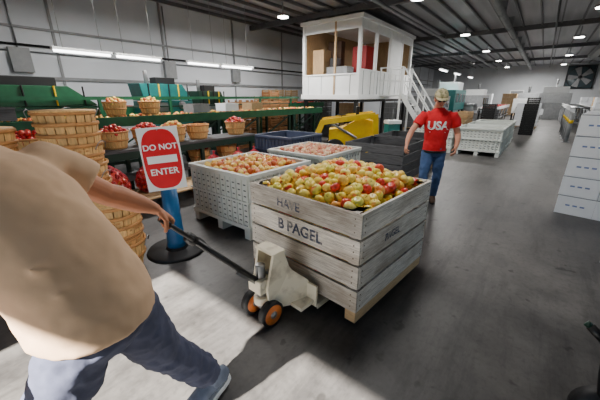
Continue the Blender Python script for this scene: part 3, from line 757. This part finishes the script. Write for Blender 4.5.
def head(par,M,skin,hair,cap=None,name=''):
    mb=B()
    mb.ell((0,-.005,.03),(.076,.094,.09),skin,M);mb.ell((0,.022,-.045),(.057,.062,.068),skin,M);mb.ell((0,.045,-.085),(.03,.028,.025),skin,M)
    mb.ell((0,.06,.03),(.06,.03,.02),skin,M);mb.loft([(0,.082,.022),(0,.098,-.002),(0,.112,-.022),(0,.092,-.034)],[.008,.010,.014,.012],skin,seg=10,M=M)
    for s_ in(-1,1):
        mb.ell((s_*.078,-.008,-.004),(.010,.020,.032),skin,M,10,8);mb.ell((s_*.04,.06,-.02),(.022,.022,.022),skin,M,10,8)
    mb.loft([(0,-.01,-.05),(0,-.025,-.11),(0,-.045,-.19)],[.056,.058,.068],skin,seg=16,M=M)
    mb.obj('head',parent=par,remesh=.006,smooth=3)
    mb=B()
    for s_ in(-1,1):
        mb.ell((s_*.031,.078,.010),(.015,.012,.009),M_eye,M,12,8);mb.ell((s_*.031,.087,.010),(.006,.004,.006),M_black,M,8,6)
        mb.loft([(s_*.014,.092,.030),(s_*.032,.092,.035),(s_*.05,.080,.029)],[.004,.004,.003],hair,seg=6,M=M)
    mb.loft([(-.026,.077,-.054),(-.012,.086,-.052),(0,.088,-.053),(.012,.086,-.052),(.026,.077,-.054)],[.002,.0055,.006,.0055,.002],M_lip,hint=(0,0,1),seg=8,M=M)
    mb.obj('face_features',parent=par)
    mb=B();mb.ell((0,-.022,.042),(.085,.094,.088),hair,M);mb.ell((0,-.05,-.005),(.078,.062,.085),hair,M)
    for s_ in(-1,1): mb.ell((s_*.072,-.025,.015),(.014,.035,.05),hair,M)
    mb.obj('hair',parent=par,remesh=.006,smooth=2,disp=.008,dscale=.03)
    if cap:
        mb=B();vs=[];fs=[];su=24;sv=7
        for j in range(sv+1):
            ph=math.pi/2*j/sv
            for i in range(su):
                t=2*math.pi*i/su;vs.append((.094*math.sin(ph)*math.cos(t),-.008+.112*math.sin(ph)*math.sin(t),.050+.100*math.cos(ph)))
        for j in range(sv):
            for i in range(su): fs.append((j*su+i,(j+1)*su+i,(j+1)*su+(i+1)%su,j*su+(i+1)%su))
        mb.add(vs,fs,cap,M,True)
        vs=[];n=12
        for i in range(n+1):
            t=math.pi*(.12+.76*i/n);vs.append((.092*math.cos(t),-.008+.108*math.sin(t),.056));
            vs.append((.088*math.cos(t),.03+.155*math.sin(t),.050-.016*abs(math.cos(t))))
        fs=[(2*i,2*i+1,2*i+3,2*i+2) for i in range(n)]
        mb.add(vs,fs,cap,M,True);mb.cyl((0,-.008,.148),(0,-.008,.156),.009,cap,8,M=M)
        ob=mb.obj('cap',parent=par);sm=ob.modifiers.new('s','SOLIDIFY');sm.thickness=.004
def shoe(mb,ank,d,m,sole,up=(0,0,1),S=1.):
    ank=Vector(ank);d=Vector(d).normalized();up=Vector(up);up=(up-up.dot(d)*d).normalized();s_=d.cross(up)
    M=Matrix((s_,d,up)).transposed().to_4x4();M.translation=ank
    P=[(0,-.075,-.045),(0,-.06,-.035),(0,-.02,-.02),(0,.04,-.03),(0,.10,-.045),(0,.16,-.055),(0,.195,-.062)]
    R=[(.02,.02),(.036,.045),(.042,.055),(.045,.045),(.05,.034),(.043,.026),(.018,.012)]
    mb.loft(P,R,m,hint=(1,0,0),seg=16,M=M@Matrix.Scale(S,4));mb.loft([(0,0,-.03),(0,-.005,.05)],[(.048,.05),(.045,.047)],m,seg=14,M=M@Matrix.Scale(S,4))
    vs=[];n=20
    for z in(-.098,-.066):
        for i in range(n):
            t=2*math.pi*i/n;y=.06+.14*math.sin(t);w=.048+(.006 if y>.06 else -.004)
            vs.append((w*math.cos(t)*(1),y,z))
    mb.add(vs,[tuple(range(n))[::-1],tuple(range(n,2*n))]+[(i,(i+1)%n,n+(i+1)%n,n+i) for i in range(n)],sole,M@Matrix.Scale(S,4))
fg=empty('man_pulling_pallet_jack',(-.72,.9,0))
Mo=Matrix.Translation((.72,-.9,0))
V=Vector
def rel(*p): return [Mo@V(q) for q in p]
sh=B()
sh.loft(rel((-.745,.90,.885),(-.745,.90,.93),(-.775,.91,1.0),(-.83,.925,1.10),(-.90,.945,1.20),(-.97,.965,1.31),(-1.03,.975,1.38),(-1.07,.98,1.43),(-1.10,.98,1.47)),
  [(.195,.20),(.198,.205),(.195,.205),(.19,.205),(.182,.21),(.16,.21),(.13,.19),(.095,.13),(.075,.08)],M_shirt,hint=(1,0,0),seg=32)
sh.loft(rel((-1.0,1.08,1.37),(-1.02,1.17,1.395),(-.985,1.24,1.355),(-.94,1.29,1.30)),[.09,.095,.09,.088],M_shirt,seg=20)
sh.loft(rel((-1.03,.87,1.36),(-1.05,.79,1.35),(-1.07,.74,1.27),(-1.09,.71,1.19)),[.09,.092,.086,.086],M_shirt,seg=20)
for i,(zz,xx) in enumerate(((.97,-.59),(1.05,-.635),(1.13,-.685))):
    sh.loft(rel((xx-.02,1.02,zz-.02),(xx,.92,zz-.005),(xx-.02,.80,zz+.03),(xx-.08,.73,zz+.06)),[.004,.016,.016,.004],M_shirt,seg=10)
sh.obj('shirt',parent=fg,remesh=.011,smooth=6,disp=.022,dscale=.13)
jn=B()
jn.loft(rel((-.75,.91,1.0),(-.735,.90,.92),(-.72,.90,.83),(-.71,.90,.78)),[(.15,.17),(.165,.18),(.15,.17),(.1,.12)],M_jean,hint=(1,0,0),seg=24)
jn.loft(rel((-.71,.99,.88),(-.69,1.04,.72),(-.66,1.12,.52),(-.62,1.18,.40),(-.56,1.25,.25),(-.52,1.295,.16)),[.12,.115,.096,.088,.082,.08],M_jean,seg=20)
jn.loft(rel((-.75,.82,.88),(-.81,.79,.72),(-.93,.75,.52),(-.95,.73,.42),(-.95,.71,.25),(-.95,.70,.10)),[.115,.11,.088,.08,.07,.072],M_jean,seg=20)
for k_,(x,y,z) in enumerate(((-.64,1.12,.50),(-.60,1.2,.36),(-.55,1.26,.24),(-.68,1.07,.62))):
    jn.ring((0,0,0),.082,.013,M_jean,Mo@Matrix.Translation((x,y,z))@Matrix.Rotation(.5,4,'X')@Matrix.Rotation(.4-.3*k_,4,'Y'),seg=20)
jn.obj('jeans',parent=fg,remesh=.010,smooth=3,disp=.028,dscale=.07)
s2=B();shoe(s2,V((-.50,1.30,.125))+V((.72,-.9,0)),(-.62,-.62,-.22),M_shoe,M_white,S=1.1);shoe(s2,V((-.95,.70,.1))+V((.72,-.9,0)),(-1,-.25,0),M_shoe,M_white,S=1.05);s2.obj('shoes',parent=fg)
f_=-hd;n_=f_.cross(cb);n_=n_ if n_.z<0 else -n_
wr=Hc-f_*.085-n_*.030
ar=B()
ar.loft(rel((-1.02,1.17,1.38),(-.965,1.25,1.31),(-.905,1.335,1.22),(-.87,1.365,1.195),(-.80,1.415,1.14),tuple(wr-f_*.0+V((-.012,-.006,.01))),tuple(wr+f_*.01)),
   [.060,.058,.054,.056,.046,.031,.028],M_skin,seg=18)
tsign=1 if f_.cross(n_).dot(V((0,0,0))-Hc)>0 else -1
hand(ar,Mo@wr,f_,n_,tsign,M_skin,curl=(.85,1.35,.9),size=1.12,tcurl=1.0)
ar.obj('right_arm',parent=fg,remesh=.004,smooth=2)
al=B()
al.loft(rel((-1.06,.77,1.3),(-1.10,.70,1.18),(-1.13,.665,1.09),(-1.10,.64,1.03),(-1.03,.61,.95),(-1.0,.60,.92)),[.055,.052,.048,.047,.034,.029],M_skin,seg=16)
hand(al,Mo@V((-.995,.60,.915)),(.62,-.2,-.7),(-.3,.8,-.4),-1,M_skin,curl=(.35,.4,.3),tcurl=.2)
al.obj('left_arm',parent=fg,remesh=.0042,smooth=3)
hm=Matrix.Translation((.72-1.19,-.9+.98,1.60))@Matrix.Rotation(math.radians(90),4,'Z')@Matrix.Rotation(math.radians(-15),4,'X')
head(fg,hm,M_skin,M_hair)
# ---- person in red
rm=empty('person_in_red_shirt',(2.03,4.55,0),math.radians(162))
rm.scale=(.985,.985,.985)
sh=B()
sh.loft([(0,0,.88),(0,0,.95),(0,.0,1.05),(0,.005,1.18),(0,0,1.30),(0,-.005,1.40),(0,-.01,1.46),(0,-.015,1.50),(0,-.015,1.525)],
 [(.165,.125),(.165,.128),(.16,.125),(.172,.128),(.192,.128),(.188,.105),(.14,.082),(.085,.068),(.066,.062)],M_redtee,hint=(1,0,0),seg=32)
sh.loft([(.13,-.005,1.42),(.19,0,1.41),(.25,.04,1.34),(.29,.08,1.27)],[.075,.08,.076,.074],M_redtee,seg=18)
sh.loft([(-.13,-.005,1.42),(-.19,0,1.41),(-.235,-.01,1.34),(-.262,-.02,1.25)],[.075,.08,.076,.074],M_redtee,seg=18)
so=sh.obj('shirt',parent=rm,remesh=.010,smooth=4,disp=.02,dscale=.09)
jn=B()
jn.loft([(0,0,1.0),(0,0,.92),(0,0,.84),(0,0,.80)],[(.145,.115),(.155,.12),(.15,.115),(.1,.09)],M_jean2,hint=(1,0,0),seg=24)
jn.loft([(.085,0,.88),(.095,.06,.70),(.11,.12,.50),(.11,.10,.30),(.11,.08,.09)],[.09,.085,.066,.062,.064],M_jean2,seg=18)
jn.loft([(-.085,0,.88),(-.09,.0,.70),(-.10,-.02,.50),(-.10,-.12,.30),(-.10,-.22,.12)],[.09,.085,.066,.062,.064],M_jean2,seg=18)
jn.obj('jeans',parent=rm,remesh=.010,smooth=3,disp=.02,dscale=.06)
s2=B();shoe(s2,(.11,.08,.1),(.1,1,0),M_boot,M_dark);shoe(s2,(-.10,-.22,.13),(0,1,-.2),M_boot,M_dark);s2.obj('boots',parent=rm)
ar=B()
ar.loft([(.19,0,1.41),(.30,.08,1.28),(.36,.12,1.18),(.375,.15,1.14),(.40,.24,1.07),(.41,.31,1.01),(.412,.32,1.0)],[.05,.047,.041,.042,.036,.026,.025],M_skin2,seg=14)
hand(ar,(.411,.315,1.005),(.1,.6,-.7),(-.6,.2,-.7),-1,M_skin2,curl=(.5,.6,.5),tcurl=.5)
ar.loft([(-.19,0,1.41),(-.255,-.02,1.27),(-.30,-.035,1.15),(-.305,-.0,1.10),(-.29,.10,1.04),(-.27,.19,.98),(-.268,.2,.973)],[.05,.047,.041,.042,.036,.026,.025],M_skin2,seg=14)
hand(ar,(-.268,.195,.977),(.1,.6,-.7),(.9,.1,-.3),-1,M_skin2,curl=(.5,.5,.4),tcurl=.4)
ar.obj('arms',parent=rm,remesh=.0045,smooth=3)
hm=Matrix.Translation((.01,.05,1.64))@Matrix.Rotation(math.radians(8),4,'Z')@Matrix.Rotation(math.radians(-20),4,'X')
head(rm,hm,M_skin2,M_hairb,M_cap)
mb=B()
for s_ in(-1,1):
    mb.ell((s_*.031,.094,.008),(.022,.004,.016),M_black,hm,12,8);mb.beam((s_*.05,.09,.014),(s_*.08,0,.012),.003,.004,M_black,hm)
mb.beam((-.012,.098,.012),(.012,.098,.012),.004,.004,M_black,hm);mb.obj('glasses',parent=rm)
mb=B();mb.loft([(.165*math.cos(t),.128*math.sin(t),.885) for t in np.linspace(0,2*math.pi,28,endpoint=False)],[(.018,.004)]*28,M_black,hint=(0,0,1),seg=6,closed=True);mb.obj('belt',parent=rm)
bpy.context.view_layer.update()
dg=bpy.context.evaluated_depsgraph_get();ev=so.evaluated_get(dg);em=ev.to_mesh()
bv=BVHTree.FromPolygons([v.co.copy() for v in em.vertices],[tuple(p.vertices) for p in em.polygons]);ev.to_mesh_clear()
tm=B();Rt=Matrix(((-1,0,0,0),(0,0,1,0),(0,1,0,0),(0,0,0,1)))
tm.text('USA',.16,M_white,Matrix.Translation((0,.3,1.27))@Rt,.0,.006)
tm.box((0,.3,1.18),(.22,.001,.012),M_white)
nv=[]
for v in tm.v:
    h=bv.ray_cast(V((v[0],.5,v[2])),V((0,-1,0)))
    nv.append((v[0],(h[0].y if h[0] else .13)+.006,v[2]))
tm.v=nv;tm.obj('shirt_print',parent=rm)

# ================================================================ LIGHT / WORLD / CAMERA
w=bpy.data.worlds.new('sky');bpy.context.scene.world=w;w.use_nodes=True
nt=w.node_tree;bg=nt.nodes['Background']
st=nt.nodes.new('ShaderNodeTexSky');st.sky_type='NISHITA';st.sun_disc=False;st.sun_elevation=math.radians(40);st.altitude=100
nt.links.new(st.outputs[0],bg.inputs[0]);bg.inputs[1].default_value=.34
sl=bpy.data.lights.new('sun','SUN');sl.energy=55;sl.angle=math.radians(.8);sl.color=(1,.94,.84)
so_=bpy.data.objects.new('sun',sl);bpy.context.scene.collection.objects.link(so_)
dirv=(D1*math.cos(math.radians(40))+V((0,0,-math.sin(math.radians(40)))))
so_.rotation_euler=dirv.to_track_quat('-Z','Y').to_euler();so_.location=(-5,-8,8)
cam=bpy.data.cameras.new('camera');cam.lens=18;cam.sensor_width=36;cam.clip_start=.05;cam.clip_end=200
co=bpy.data.objects.new('camera',cam);bpy.context.scene.collection.objects.link(co)
co.location=(0,0,1.65);co.rotation_euler=(math.radians(71),0,0)
bpy.context.scene.camera=co
